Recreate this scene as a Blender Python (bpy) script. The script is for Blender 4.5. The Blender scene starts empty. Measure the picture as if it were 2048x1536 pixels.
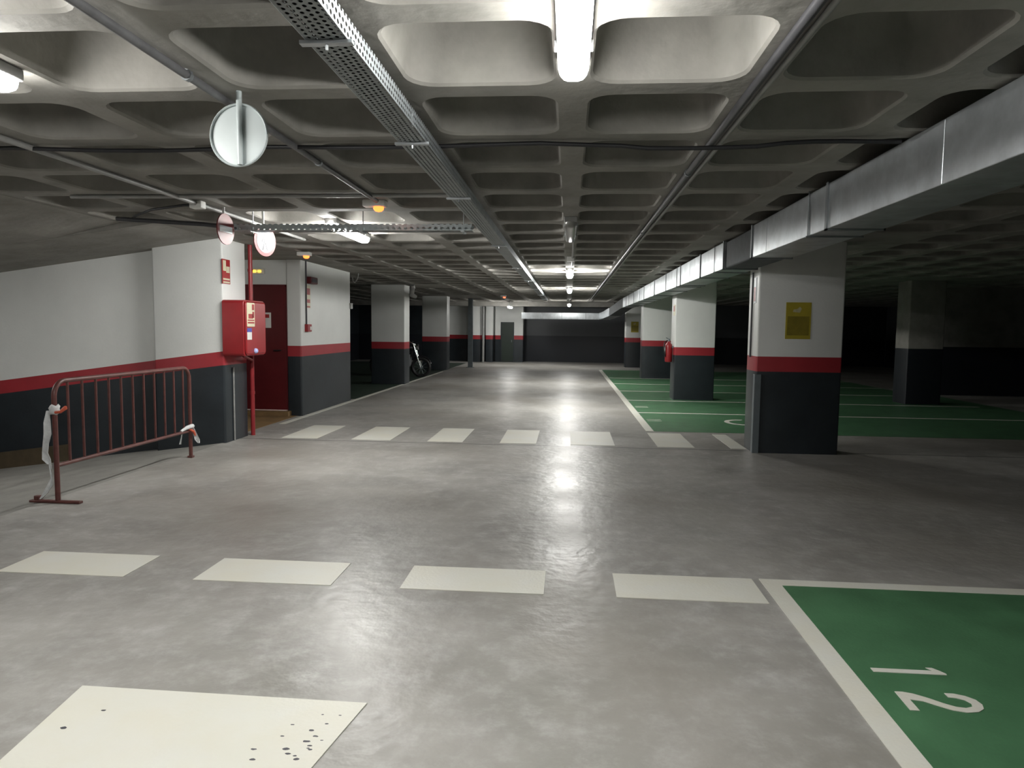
import bpy, bmesh, math, random
from mathutils import Vector, Matrix
from mathutils.geometry import tessellate_polygon

S = bpy.context.scene
C = S.collection
PI = math.pi
R = math.radians
rnd = random.Random(7)

# ------------------------------------------------------------------ camera
EYE = 1.55
YAW, PITCH, ROLL, FPX = -0.0798035, 0.0802262, 0.0115450, 1400.0
cy, sy, cp, sp = math.cos(YAW), math.sin(YAW), math.cos(PITCH), math.sin(PITCH)
fwd = Vector((sy * cp, cy * cp, -sp))
right = Vector((cy, -sy, 0))
up = right.cross(fwd)
r2 = math.cos(ROLL) * right + math.sin(ROLL) * up
u2 = -math.sin(ROLL) * right + math.cos(ROLL) * up
cam_data = bpy.data.cameras.new('camera')
cam = bpy.data.objects.new('camera', cam_data)
C.objects.link(cam)
cam.matrix_world = Matrix(((r2.x, u2.x, -fwd.x, 0), (r2.y, u2.y, -fwd.y, 0), (r2.z, u2.z, -fwd.z, EYE), (0, 0, 0, 1)))
cam_data.sensor_width = 36
cam_data.lens = FPX / 2048 * 36
cam_data.clip_end = 200
S.camera = cam

# ------------------------------------------------------------------ world, exposure
w = bpy.data.worlds.new('world')
S.world = w
w.use_nodes = True
w.node_tree.nodes['Background'].inputs[0].default_value = (0.5, 0.55, 0.6, 1)
w.node_tree.nodes['Background'].inputs[1].default_value = 0.004
S.view_settings.view_transform = 'Standard'
S.view_settings.look = 'None'
S.view_settings.gamma = 1
S.view_settings.use_curve_mapping = False
S.view_settings.exposure = 0.0
LAMP = 140.0          # emission of a lit fluorescent diffuser
S.cycles.max_bounces = 8
S.cycles.diffuse_bounces = 5
S.cycles.use_denoising = True


# ------------------------------------------------------------------ materials
def mat(name, col, rough=0.5, metal=0.0, noise=None, bump=None, spec=0.5, coord='Object'):
    """noise = (scale, amount, second_colour or None); bump = (scale, strength)"""
    m = bpy.data.materials.new(name)
    m.use_nodes = True
    nt = m.node_tree
    b = nt.nodes['Principled BSDF']
    b.inputs['Base Color'].default_value = (*col, 1)
    b.inputs['Roughness'].default_value = rough
    b.inputs['Metallic'].default_value = metal
    b.inputs['Specular IOR Level'].default_value = spec
    tc = nt.nodes.new('ShaderNodeTexCoord')
    if noise:
        n = nt.nodes.new('ShaderNodeTexNoise')
        n.inputs['Scale'].default_value = noise[0]
        n.inputs['Detail'].default_value = 5
        n.inputs['Roughness'].default_value = 0.6
        nt.links.new(tc.outputs[coord], n.inputs['Vector'])
        mr = nt.nodes.new('ShaderNodeMapRange')
        mr.inputs[1].default_value = 0.32
        mr.inputs[2].default_value = 0.68
        nt.links.new(n.outputs['Fac'], mr.inputs[0])
        mx = nt.nodes.new('ShaderNodeMix')
        mx.data_type = 'RGBA'
        c2 = noise[2] if len(noise) > 2 and noise[2] else tuple(c * (1 - noise[1]) for c in col)
        mx.inputs['A'].default_value = (*col, 1)
        mx.inputs['B'].default_value = (*c2, 1)
        nt.links.new(mr.outputs[0], mx.inputs['Factor'])
        nt.links.new(mx.outputs['Result'], b.inputs['Base Color'])
    if bump:
        n2 = nt.nodes.new('ShaderNodeTexNoise')
        n2.inputs['Scale'].default_value = bump[0]
        n2.inputs['Detail'].default_value = 4
        nt.links.new(tc.outputs[coord], n2.inputs['Vector'])
        bp = nt.nodes.new('ShaderNodeBump')
        bp.inputs['Strength'].default_value = bump[1]
        bp.inputs['Distance'].default_value = 0.02
        nt.links.new(n2.outputs['Fac'], bp.inputs['Height'])
        nt.links.new(bp.outputs['Normal'], b.inputs['Normal'])
    return m


def emit(name, col, strength):
    m = bpy.data.materials.new(name)
    m.use_nodes = True
    b = m.node_tree.nodes['Principled BSDF']
    b.inputs['Base Color'].default_value = (*col, 1)
    b.inputs['Emission Color'].default_value = (*col, 1)
    b.inputs['Emission Strength'].default_value = strength
    return m


M = {}
M['white'] = mat('white_wall_paint', (0.74, 0.755, 0.735), 0.45, noise=(1.3, 0.08), bump=(40, 0.06))
M['red'] = mat('red_band_paint', (0.36, 0.030, 0.040), 0.42, noise=(3, 0.15), bump=(40, 0.05))
M['dado'] = mat('charcoal_dado_paint', (0.024, 0.031, 0.037), 0.40, noise=(2.2, 0.35), bump=(40, 0.06))
M['grey_wall'] = mat('dark_grey_wall_shade', (0.07, 0.075, 0.082), 0.5, noise=(1.3, 0.15), bump=(40, 0.06))  # far wall's own grey; on the right wall it carries the gloom
M['black_wall'] = mat('navy_black_wall_shade', (0.010, 0.013, 0.019), 0.5, noise=(1.3, 0.25), bump=(40, 0.06))  # far wall's own dark tone; elsewhere the darkness of unlit bays as colour
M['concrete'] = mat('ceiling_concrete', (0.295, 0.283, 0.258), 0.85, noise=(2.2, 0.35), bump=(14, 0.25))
M['ramp'] = mat('ramp_concrete', (0.30, 0.295, 0.27), 0.6, noise=(3, 0.3), bump=(30, 0.2))
M['brown'] = mat('brown_floor_paint', (0.24, 0.15, 0.065), 0.6, noise=(4, 0.35), bump=(30, 0.1))
M['brown_dull'] = mat('dull_brown_skirting_paint', (0.085, 0.062, 0.034), 0.6, noise=(4, 0.4), bump=(30, 0.1))
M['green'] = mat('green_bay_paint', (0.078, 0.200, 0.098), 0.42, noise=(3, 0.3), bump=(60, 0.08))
M['green_shaded'] = mat('shaded_green_paint', (0.030, 0.052, 0.036), 0.5, noise=(3, 0.4), bump=(60, 0.08))  # bay green with the dimness of that side put into the colour
M['line'] = mat('white_line_paint', (0.64, 0.64, 0.59), 0.5, noise=(2.6, 0.10, (0.63, 0.615, 0.53)), bump=(60, 0.08))
M['galv'] = mat('galvanised_steel', (0.56, 0.59, 0.61), 0.42, 0.85, noise=(6, 0.25), bump=(3, 0.05))
M['galv_dull'] = mat('dull_galvanised_steel', (0.30, 0.32, 0.33), 0.5, 0.7, noise=(8, 0.3))
M['duct_dark'] = mat('dark_duct_matte', (0.06, 0.07, 0.075), 0.7, noise=(10, 0.3))  # matte dark colour for two stretches of the duct
M['pipe_dark'] = mat('dark_conduit', (0.05, 0.05, 0.055), 0.45, noise=(10, 0.3))
M['pipe_mid'] = mat('dull_grey_conduit', (0.13, 0.13, 0.135), 0.5, noise=(10, 0.35))
M['pipe_grey'] = mat('grey_conduit', (0.32, 0.32, 0.31), 0.45, noise=(8, 0.2))
M['cable'] = mat('black_cable', (0.012, 0.012, 0.014), 0.5, noise=(10, 0.2))
M['housing'] = mat('grey_plastic', (0.35, 0.35, 0.34), 0.5, noise=(8, 0.15))
M['white_plastic'] = mat('white_plastic', (0.72, 0.72, 0.69), 0.4, noise=(8, 0.08))
M['tube_on'] = emit('lit_diffuser', (1.0, 0.99, 0.955), LAMP * 0.77)
M['tube_strong'] = emit('lit_diffuser_strong', (1.0, 0.99, 0.95), LAMP * 1.7)  # strongest emission of the lit diffusers
M['tube_mid'] = emit('lit_diffuser_mid', (1.0, 0.99, 0.955), LAMP * 1.3)
M['tube_dim'] = emit('lit_diffuser_dim', (1.0, 0.99, 0.955), LAMP * 0.42)
M['tube_off'] = mat('unlit_diffuser', (0.33, 0.33, 0.31), 0.25, noise=(8, 0.15))
M['orange_glow'] = emit('orange_glow', (1.0, 0.16, 0.03), 4.0)
M['yellow_glow'] = emit('yellow_glow', (1.0, 0.62, 0.03), 6.0)
M['red_glow'] = emit('red_glow', (1.0, 0.1, 0.04), 5.0)
M['cabinet'] = mat('red_cabinet_enamel', (0.30, 0.018, 0.022), 0.35, noise=(5, 0.15))
M['door_red'] = mat('red_door_enamel', (0.11, 0.009, 0.012), 0.4, noise=(4, 0.2))
M['red_pipe'] = mat('red_pipe_paint', (0.30, 0.025, 0.03), 0.35, noise=(9, 0.2))
M['cream'] = mat('photoluminescent_cream', (0.66, 0.62, 0.44), 0.4, noise=(20, 0.08))
M['sign_red'] = mat('sign_red', (0.34, 0.018, 0.018), 0.4, noise=(12, 0.1))
M['sign_white'] = mat('sign_white', (0.62, 0.65, 0.68), 0.35, noise=(12, 0.05))
M['plate_white'] = mat('toned_down_sign_white', (0.26, 0.28, 0.30), 0.5, noise=(12, 0.08))  # darkened to offset the glare of the tube light beside the sign
M['plate_red'] = mat('toned_down_sign_red', (0.20, 0.014, 0.014), 0.5, noise=(12, 0.1))  # red likewise darkened against the nearby tube light
M['sign_grey'] = mat('sign_back_grey', (0.44, 0.49, 0.49), 0.4, noise=(5, 0.08))
M['ink'] = mat('dark_ink', (0.06, 0.06, 0.07), 0.5, noise=(12, 0.2))
M['blue'] = mat('blue_label', (0.06, 0.07, 0.38), 0.4, noise=(12, 0.1))
M['pale_blue'] = mat('pale_blue_plastic', (0.45, 0.52, 0.85), 0.3, noise=(12, 0.1))
M['yellow'] = mat('yellow_notice', (0.42, 0.34, 0.03), 0.5, noise=(6, 0.15))
M['yellow_dark'] = mat('yellow_notice_print', (0.25, 0.20, 0.02), 0.5, noise=(9, 0.25))
M['yellow_pale'] = mat('yellow_notice_emblem', (0.55, 0.52, 0.32), 0.5, noise=(30, 0.3))
M['rust_red'] = mat('oxide_red_barrier_paint', (0.135, 0.045, 0.038), 0.42, noise=(14, 0.35, (0.08, 0.028, 0.024)))
M['tape_white'] = mat('white_plastic_tape', (0.72, 0.74, 0.74), 0.45, noise=(18, 0.2), bump=(30, 0.4))
M['tape_red'] = mat('orange_red_tape', (0.65, 0.12, 0.06), 0.45, noise=(18, 0.2))
M['steel'] = mat('grey_blue_steel', (0.17, 0.20, 0.215), 0.45, 0.2, noise=(5, 0.2))
M['chrome'] = mat('chrome', (0.8, 0.8, 0.8), 0.12, 1.0, noise=(6, 0.05))
M['black'] = mat('black_rubber', (0.010, 0.010, 0.011), 0.5, noise=(8, 0.3))
M['black_gloss'] = mat('black_gloss_paint', (0.014, 0.013, 0.015), 0.15, noise=(8, 0.3))
M['door_green'] = mat('dark_green_door', (0.018, 0.030, 0.022), 0.5, noise=(4, 0.2))
M['threshold'] = mat('pale_threshold', (0.75, 0.62, 0.58), 0.35, noise=(9, 0.1))


def floor_material():
    m = bpy.data.materials.new('polished_concrete_floor')
    m.use_nodes = True
    nt = m.node_tree
    L = nt.links.new
    b = nt.nodes['Principled BSDF']
    tc = nt.nodes.new('ShaderNodeTexCoord')

    def noise(scale, detail, lo, hi, rough=0.6):
        n = nt.nodes.new('ShaderNodeTexNoise')
        n.inputs['Scale'].default_value = scale
        n.inputs['Detail'].default_value = detail
        n.inputs['Roughness'].default_value = rough
        L(tc.outputs['Object'], n.inputs['Vector'])
        r = nt.nodes.new('ShaderNodeMapRange')
        r.interpolation_type = 'SMOOTHSTEP'
        r.inputs[1].default_value = lo
        r.inputs[2].default_value = hi
        L(n.outputs['Fac'], r.inputs[0])
        return r.outputs[0]

    def mix(f, a, bb):
        x = nt.nodes.new('ShaderNodeMix')
        x.data_type = 'RGBA'
        L(f, x.inputs['Factor'])
        for v, s in ((a, 'A'), (bb, 'B')):
            if isinstance(v, tuple):
                x.inputs[s].default_value = (*v, 1)
            else:
                L(v, x.inputs[s])
        return x.outputs['Result']
    c = mix(noise(1.3, 4, 0.25, 0.75, 0.5), (0.345, 0.335, 0.31), (0.235, 0.228, 0.212))
    c = mix(noise(6.0, 6, 0.40, 0.85, 0.7), c, (0.45, 0.445, 0.43))
    c = mix(noise(0.45, 2, 0.40, 0.80, 0.5), c, (0.22, 0.205, 0.18))
    spots = noise(14.0, 2, 0.76, 0.82)
    c = mix(spots, c, (0.17, 0.16, 0.145))
    # saw-cut joint right across the aisle
    sx = nt.nodes.new('ShaderNodeSeparateXYZ')
    L(tc.outputs['Object'], sx.inputs[0])
    d = nt.nodes.new('ShaderNodeMath'); d.operation = 'SUBTRACT'
    L(sx.outputs['Y'], d.inputs[0]); d.inputs[1].default_value = 9.16
    a = nt.nodes.new('ShaderNodeMath'); a.operation = 'ABSOLUTE'
    L(d.outputs[0], a.inputs[0])
    lt = nt.nodes.new('ShaderNodeMath'); lt.operation = 'LESS_THAN'
    L(a.outputs[0], lt.inputs[0]); lt.inputs[1].default_value = 0.014
    c = mix(lt.outputs[0], c, (0.04, 0.04, 0.04))
    L(c, b.inputs['Base Color'])
    rr = nt.nodes.new('ShaderNodeMapRange')
    L(noise(1.2, 1, 0.3, 0.7), rr.inputs[0])
    rr.inputs[3].default_value = 0.33
    rr.inputs[4].default_value = 0.42
    L(rr.outputs[0], b.inputs['Roughness'])
    b.inputs['Specular IOR Level'].default_value = 0.32
    n2 = nt.nodes.new('ShaderNodeTexNoise')
    n2.inputs['Scale'].default_value = 11
    n2.inputs['Detail'].default_value = 3
    L(tc.outputs['Object'], n2.inputs['Vector'])
    bp = nt.nodes.new('ShaderNodeBump')
    bp.inputs['Strength'].default_value = 0.26
    bp.inputs['Distance'].default_value = 0.02
    L(n2.outputs['Fac'], bp.inputs['Height'])
    L(bp.outputs['Normal'], b.inputs['Normal'])
    return m


M['floor'] = floor_material()


def perforated(name, col, axes, pitch):
    """galvanised sheet with staggered round holes; axes = the two object axes lying in the sheet"""
    m = mat(name, col, 0.42, 0.75, noise=(9, 0.2))
    m.name = name
    nt = m.node_tree
    L = nt.links.new
    b = nt.nodes['Principled BSDF']
    out = nt.nodes['Material Output']
    tc = nt.nodes.new('ShaderNodeTexCoord')
    sx = nt.nodes.new('ShaderNodeSeparateXYZ')
    L(tc.outputs['Object'], sx.inputs[0])

    def mth(op, *v):
        n = nt.nodes.new('ShaderNodeMath')
        n.operation = op
        for i, x in enumerate(v):
            if isinstance(x, (int, float)):
                n.inputs[i].default_value = x
            else:
                L(x, n.inputs[i])
        return n.outputs[0]
    u = mth('DIVIDE', sx.outputs[axes[0]], pitch)
    v = mth('DIVIDE', sx.outputs[axes[1]], pitch * 0.8)
    row = mth('FLOOR', v)
    odd = mth('MULTIPLY', mth('FLOORED_MODULO', row, 2.0), 0.5)
    uu = mth('SUBTRACT', mth('FRACT', mth('ADD', u, odd)), 0.5)
    vv = mth('SUBTRACT', mth('FRACT', v), 0.5)
    dd = mth('SQRT', mth('ADD', mth('MULTIPLY', uu, uu), mth('MULTIPLY', vv, vv)))
    hole = mth('LESS_THAN', dd, 0.29)
    tr = nt.nodes.new('ShaderNodeBsdfTransparent')
    ms = nt.nodes.new('ShaderNodeMixShader')
    L(hole, ms.inputs[0])
    L(b.outputs[0], ms.inputs[1])
    L(tr.outputs[0], ms.inputs[2])
    L(ms.outputs[0], out.inputs['Surface'])
    return m


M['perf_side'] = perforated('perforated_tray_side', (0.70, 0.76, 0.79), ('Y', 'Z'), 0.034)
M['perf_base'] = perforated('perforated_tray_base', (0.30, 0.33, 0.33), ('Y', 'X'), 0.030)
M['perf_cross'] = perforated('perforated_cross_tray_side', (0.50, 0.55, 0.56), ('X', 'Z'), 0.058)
M['perf_cross_base'] = perforated('perforated_cross_tray_base', (0.26, 0.28, 0.28), ('X', 'Y'), 0.040)


# ------------------------------------------------------------------ mesh helpers
class MB:
    def __init__(self):
        self.v, self.f, self.mi = [], [], []

    def add(self, vs, fs, mi=0):
        o = len(self.v)
        self.v += [tuple(p) for p in vs]
        for f in fs:
            self.f.append([i + o for i in f])
            self.mi.append(mi)

    def box(self, x0, x1, y0, y1, z0, z1, mi=0):
        self.add([(x0, y0, z0), (x1, y0, z0), (x1, y1, z0), (x0, y1, z0), (x0, y0, z1), (x1, y0, z1), (x1, y1, z1), (x0, y1, z1)],
                 [(0, 3, 2, 1), (4, 5, 6, 7), (0, 1, 5, 4), (1, 2, 6, 5), (2, 3, 7, 6), (3, 0, 4, 7)], mi)

    def rbox(self, x0, x1, y0, y1, z0, z1, r=0.01, axis='z', seg=4, mi=0, ch=0.0):
        """box with rounded edges along one axis and a small chamfer at both ends"""
        ch = ch or r * 0.4
        if axis == 'z':
            a0, a1, b0, b1, c0, c1 = x0, x1, y0, y1, z0, z1
            f = lambda a, b, c: (a, b, c)
        elif axis == 'x':
            a0, a1, b0, b1, c0, c1 = y0, y1, z0, z1, x0, x1
            f = lambda a, b, c: (c, a, b)
        else:
            a0, a1, b0, b1, c0, c1 = z0, z1, x0, x1, y0, y1
            f = lambda a, b, c: (b, c, a)
        rings = []
        for c, ins in ((c0, ch), (c0 + ch, 0), (c1 - ch, 0), (c1, ch)):
            rings.append([f(a, b, c) for a, b in rrect(a0 + ins, a1 - ins, b0 + ins, b1 - ins, max(r - ins, 0.0005), seg)])
        self.loft(rings, True, mi)

    def loft(self, rings, caps=True, mi=0):
        n = len(rings[0])
        vs = [p for r in rings for p in r]
        fs = []
        for k in range(len(rings) - 1):
            for i in range(n):
                j = (i + 1) % n
                fs.append((k * n + i, k * n + j, (k + 1) * n + j, (k + 1) * n + i))
        if caps:
            fs.append(tuple(range(n - 1, -1, -1)))
            fs.append(tuple((len(rings) - 1) * n + i for i in range(n)))
        self.add(vs, fs, mi)

    def tube(self, pts, r, seg=10, mi=0, caps=True):
        pts = [Vector(p) for p in pts]
        rs = r if isinstance(r, (list, tuple)) else [r] * len(pts)
        rings = []
        up_ = None
        for i, p in enumerate(pts):
            d = (pts[min(i + 1, len(pts) - 1)] - pts[max(i - 1, 0)]).normalized()
            if up_ is None:
                up_ = Vector((0, 0, 1)) if abs(d.z) < 0.9 else Vector((1, 0, 0))
            a = d.cross(up_).normalized()
            bq = a.cross(d).normalized()
            up_ = bq
            rings.append([p + rs[i] * (math.cos(t) * a + math.sin(t) * bq) for t in (2 * PI * k / seg for k in range(seg))])
        self.loft(rings, caps, mi)

    def lathe(self, prof, origin, axis, seg=32, mi=0):
        """prof = [(radius, height)], turned round axis at origin"""
        o = Vector(origin)
        d = Vector(axis).normalized()
        a = d.cross(Vector((0, 0, 1)) if abs(d.z) < 0.9 else Vector((1, 0, 0))).normalized()
        bq = d.cross(a)
        self.loft([[o + d * h + r * (math.cos(t) * a + math.sin(t) * bq) for t in (2 * PI * k / seg for k in range(seg))] for r, h in prof], True, mi)

    def prism(self, poly, z0, z1, fn=lambda a, b, c: (a, b, c), mi=0):
        n = len(poly)
        area = sum(poly[i][0] * poly[(i + 1) % n][1] - poly[(i + 1) % n][0] * poly[i][1] for i in range(n))
        if area < 0:
            poly = poly[::-1]
        vs = [fn(a, b, z0) for a, b in poly] + [fn(a, b, z1) for a, b in poly]
        fs = [(i, (i + 1) % n, n + (i + 1) % n, n + i) for i in range(n)]
        for t in tessellate_polygon([[Vector((a, b, 0)) for a, b in poly]]):
            p = [Vector((*poly[i], 0)) for i in t]
            if (p[1] - p[0]).cross(p[2] - p[0]).z < 0:
                t = t[::-1]
            fs.append(tuple(n + i for i in t))
            fs.append(tuple(i for i in t[::-1]))
        self.add(vs, fs, mi)

    def build(self, name, mats, parent=None, smooth=None, loc=(0, 0, 0)):
        me = bpy.data.meshes.new(name)
        l = Vector(loc)
        me.from_pydata([tuple(Vector(p) - l) for p in self.v], [], self.f)
        for m in (mats if isinstance(mats, (list, tuple)) else [mats]):
            me.materials.append(m)
        me.polygons.foreach_set('material_index', self.mi)
        bm = bmesh.new()
        bm.from_mesh(me)
        bmesh.ops.recalc_face_normals(bm, faces=bm.faces)
        bm.to_mesh(me)
        bm.free()
        if smooth:
            me.polygons.foreach_set('use_smooth', [True] * len(me.polygons))
            try:
                me.set_sharp_from_angle(angle=R(smooth))
            except Exception:
                pass
        o = bpy.data.objects.new(name, me)
        C.objects.link(o)
        o.location = l
        if parent:
            o.parent = parent
            q = parent
            while q:
                o.location -= q.location
                q = q.parent
        return o


def rrect(a0, a1, b0, b1, r, seg=4):
    pts = []
    for (ca, cb, t0) in ((a1 - r, b1 - r, 0), (a0 + r, b1 - r, PI / 2), (a0 + r, b0 + r, PI), (a1 - r, b0 + r, 1.5 * PI)):
        for k in range(seg + 1):
            t = t0 + PI / 2 * k / seg
            pts.append((ca + r * math.cos(t), cb + r * math.sin(t)))
    return pts


def tag(o, label=None, cat=None, group=None, kind=None):
    if label: o['label'] = label
    if cat: o['category'] = cat
    if group: o['group'] = group
    if kind: o['kind'] = kind
    return o


def empty(name, loc, label, cat, group=None, kind=None):
    o = bpy.data.objects.new(name, None)
    C.objects.link(o)
    o.location = loc
    o.empty_display_size = 0.1
    return tag(o, label, cat, group, kind)


def arc(cx, cz, r, a0, a1, n, fn):
    return [fn(cx + r * math.cos(R(a0 + (a1 - a0) * k / n)), cz + r * math.sin(R(a0 + (a1 - a0) * k / n))) for k in range(n + 1)]


# ------------------------------------------------------------------ setting: floor, ramp
X0, X1, Y0, Y1 = -9.7, 14.0, -5.0, 32.3
H = 2.65            # underside of the ribs
RX, SL = -4.5, 0.14  # ramp starts here and falls this much per metre


def drop(x):
    return -SL * max(0.0, RX - x)


b = MB()
b.add([(RX, Y0, 0), (X1, Y0, 0), (X1, Y1, 0), (RX, Y1, 0)], [(0, 1, 2, 3)])
b.add([(X0, 8.95, 0), (RX, 8.95, 0), (RX, Y1, 0), (X0, Y1, 0)], [(0, 1, 2, 3)])
b.build('floor', M['floor'])['kind'] = 'structure'
b = MB()
b.add([(RX, 4.7, 0), (RX, 8.95, 0), (-13, 8.95, drop(-13)), (-13, 4.7, drop(-13))], [(0, 1, 2, 3)])
tag(b.build('ramp', M['ramp']), kind='structure')
b = MB()
b.box(-5.75, -4.62, 9.42, 11.64, 0.0, 0.004)
tag(b.build('floor_landing', M['brown']), kind='structure')

# ------------------------------------------------------------------ setting: waffle ceiling
PX, PY, OY = 0.82, 0.82, 3.35   # rib spacing; ribs at x = k*PX and y = OY + k*PY
COLS = [(2.36, 3.40, 9.02, 9.50), (2.33, 3.20, 15.65, 16.25), (2.31, 3.23, 22.3, 22.9), (2.29, 3.2, 28.6, 29.2),
        (-5.28, -4.37, 18.45, 19.05), (-5.28, -4.37, 25.0, 25.6), (7.25, 7.98, 15.65, 16.25)]


def solid(cx, cyy):
    for (a, c_, d, e) in COLS:
        if a - 0.75 < cx < c_ + 0.75 and d - 0.75 < cyy < e + 0.75:
            return True
    if cx < -4.2 and 7.45 < cyy < 14.6:
        return True
    return False


b = MB()
Z0, Z1 = H, H + 0.27
for i in range(-12, 18):
    for j in range(-10, 36):
        xa, xb = i * PX, (i + 1) * PX
        ya, yb = OY + j * PY, OY + (j + 1) * PY
        cx, cyy = (xa + xb) / 2, (ya + yb) / 2
        if cyy > Y1 + 0.3 or cyy < Y0 - 0.3 or xb > X1 + 0.7 or xa < X0 - 0.2:
            continue
        if cx < -4.6 and cyy < 8.75:
            continue
        if solid(cx, cyy):
            b.add([(xa, ya, Z0), (xb, ya, Z0), (xb, yb, Z0), (xa, yb, Z0)], [(3, 2, 1, 0)])
            continue
        seg = 5 if cyy < 12 else 3
        n = 4 * (seg + 1)
        rings = []
        for (hw, rr, z) in ((0.338, 0.13, Z0), (0.326, 0.125, Z0 + 0.012), (0.290, 0.12, Z1 - 0.05), (0.272, 0.11, Z1 - 0.012), (0.24, 0.10, Z1)):
            rings.append([(px, py, z) for px, py in rrect(cx - hw, cx + hw, cyy - hw, cyy + hw, rr, seg)])
        b.loft(rings, False)
        top = rings[-1]
        b.add(top, [tuple(range(n))])
        # rib underside round the coffer
        cor = [(xb, yb, Z0), (xa, yb, Z0), (xa, ya, Z0), (xb, ya, Z0)]
        vs = rings[0] + cor
        fs = []
        for q in range(4):
            s0 = q * (seg + 1)
            for k in range(seg):
                fs.append((n + q, s0 + k + 1, s0 + k))
            e = s0 + seg
            fs.append((n + q, n + (q + 1) % 4, (e + 1) % n, e))
        b.add(vs, fs)
ceil = b.build('ceiling', M['concrete'], smooth=35)
ceil['kind'] = 'structure'
# sloping soffit over the ramp and the solid strip before it
b = MB()
b.add([(RX, 7.42, H - 0.002), (-13, 7.42, H + drop(-13)), (-13, 9.0, H + drop(-13)), (RX, 9.0, H - 0.002)], [(0, 1, 2, 3)])
xe = -4.92
xk = -5.7
b.add([(xe, 2.5, H - 0.001), (xk, 2.5, H + drop(xk)), (-13, 2.5, H + drop(-13)), (-13, 7.42, H + drop(-13)), (xk, 7.42, H + drop(xk)), (xe, 7.42, H - 0.001)],
      [(0, 1, 4, 5), (1, 2, 3, 4)])
b.add([(RX, 7.42, H - 0.002), (xe, 7.42, H - 0.001), (xk, 7.42, H + drop(xk))], [(0, 1, 2)])
tag(b.build('ceiling_ramp', M['concrete']), kind='structure')


# ------------------------------------------------------------------ setting: banded walls and columns
def banded(name, foot, label=None, zt=H, off=lambda x: 0.0, rad=0.02, lv=(0.0, 1.02, 1.20), paint=('dado', 'red', 'white')):
    """foot = (x0,x1,y0,y1); dado, red band and white upper paint as three material zones of one mesh"""
    x0, x1, y0, y1 = foot
    pts = rrect(x0, x1, y0, y1, rad, 3)
    b = MB()
    lev = [lv[0] - 0.01, lv[1], lv[2], zt + 0.02]
    for k in range(3):
        rings = [[(px, py, lev[q] + off(px)) for px, py in pts] for q in (k, k + 1)]
        b.loft(rings, False, k)
    n = len(pts)
    b.add([(px, py, lev[3] + off(px)) for px, py in pts], [tuple(range(n))], 2)
    o = b.build(name, [M[k] for k in paint], smooth=40)
    o['kind'] = 'structure'
    if label:
        tag(o, label, 'column')
    return o


banded('column', COLS[0], 'white column with red band and black foot carrying a yellow notice, nearest on the green-bay side', lv=(0, 1.037, 1.226))
banded('column', COLS[1], 'white column with red band and a red extinguisher on its side, standing in the green bays', lv=(0, 0.988, 1.165))
banded('column', COLS[2], 'shaded column behind the one with the extinguisher')
banded('column', COLS[3], 'far column with a small yellow notice on its upper paint')
banded('column', COLS[4], 'column with red band standing just past the pier, aisle side opposite the green bays', lv=(0, 0.95, 1.135))
banded('column', COLS[5], 'dim column behind the dark motorcycle')
banded('column', COLS[6], 'faint column alone in the dark far corner of the green bays', paint=('black_wall', 'black_wall', 'concrete'))  # dark foot and concrete tone put the corner's gloom into the colour

ro = lambda x: drop(x)
banded('wall_corner', (-5.40, -4.45, 8.75, 9.40), off=ro, rad=0.025)
banded('wall_ramp', (-13.0, -5.38, 8.92, 9.2), off=ro, rad=0.005)
banded('wall_door', (-9.7, -4.72, 11.65, 11.85), rad=0.01)
banded('wall_pier', (-4.783, -4.53, 11.60, 14.30), rad=0.025)
banded('wall_recess', (-5.95, -5.75, 9.30, 11.7), rad=0.01)
banded('wall_left', (X0 - 0.2, X0, 9.2, Y1), rad=0.01, paint=('black_wall', 'black_wall', 'dado'))  # charcoal instead of white: darkness of the unlit bays painted on
banded('wall_front', (-4.9, RX, Y0, 4.7), rad=0.02)
banded('wall_ramp_near', (-13, -4.9, 4.5, 4.72), off=ro, rad=0.005)
banded('wall_back', (-4.9, X1, Y0 - 0.2, Y0), rad=0.01)
banded('wall_right', (X1, X1 + 0.2, Y0, Y1), rad=0.01, paint=('black_wall', 'black_wall', 'grey_wall'))  # dark colours carry the gloom of this side
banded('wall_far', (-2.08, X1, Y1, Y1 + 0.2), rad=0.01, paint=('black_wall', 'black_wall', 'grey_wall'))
banded('wall_far_left', (-5.6, -3.30, 31.9, 32.3), rad=0.01)
banded('wall_far_bays', (X0, -5.6, 31.9, 32.3), rad=0.01, paint=('black_wall', 'black_wall', 'dado'))  # shaded stretch of the far wall, its darkness painted in
banded('wall_far_door', (-3.32, -2.05, 31.6, 32.3), rad=0.02)
banded('wall_far_corner', (8.7, X1, 18.2, 18.4), rad=0.01, paint=('black_wall', 'black_wall', 'concrete'))  # toned down like the faint column, gloom put into the colour
banded('wall_far_pier', (-4.42, -3.92, 31.2, 31.9), rad=0.02)
banded('wall_far_strip', (-3.72, -3.40, 31.3, 31.9), rad=0.02)
b = MB()
b.add([(-13, 4.5, -3), (-13, 9.2, -3), (-13, 9.2, 2), (-13, 4.5, 2)], [(0, 1, 2, 3)])
tag(b.build('wall_ramp_end', M['dado']), kind='structure')
b = MB()
b.box(-9.7, 1.9, 30.1, 30.5, 2.47, H + 0.01)
tag(b.build('beam_far', M['concrete']), kind='structure')
# brown skirting along the ramp wall
b = MB()
b.add([(x, y, z + drop(x)) for x in (-12.9, -6.75) for (y, z) in ((8.80, -0.01), (8.93, -0.01), (8.93, 0.22), (8.80, 0.22))],
      [(0, 1, 2, 3), (7, 6, 5, 4), (0, 4, 5, 1), (1, 5, 6, 2), (2, 6, 7, 3), (3, 7, 4, 0)])
tag(b.build('baseboard_ramp', M['brown_dull']), kind='structure')

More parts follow.
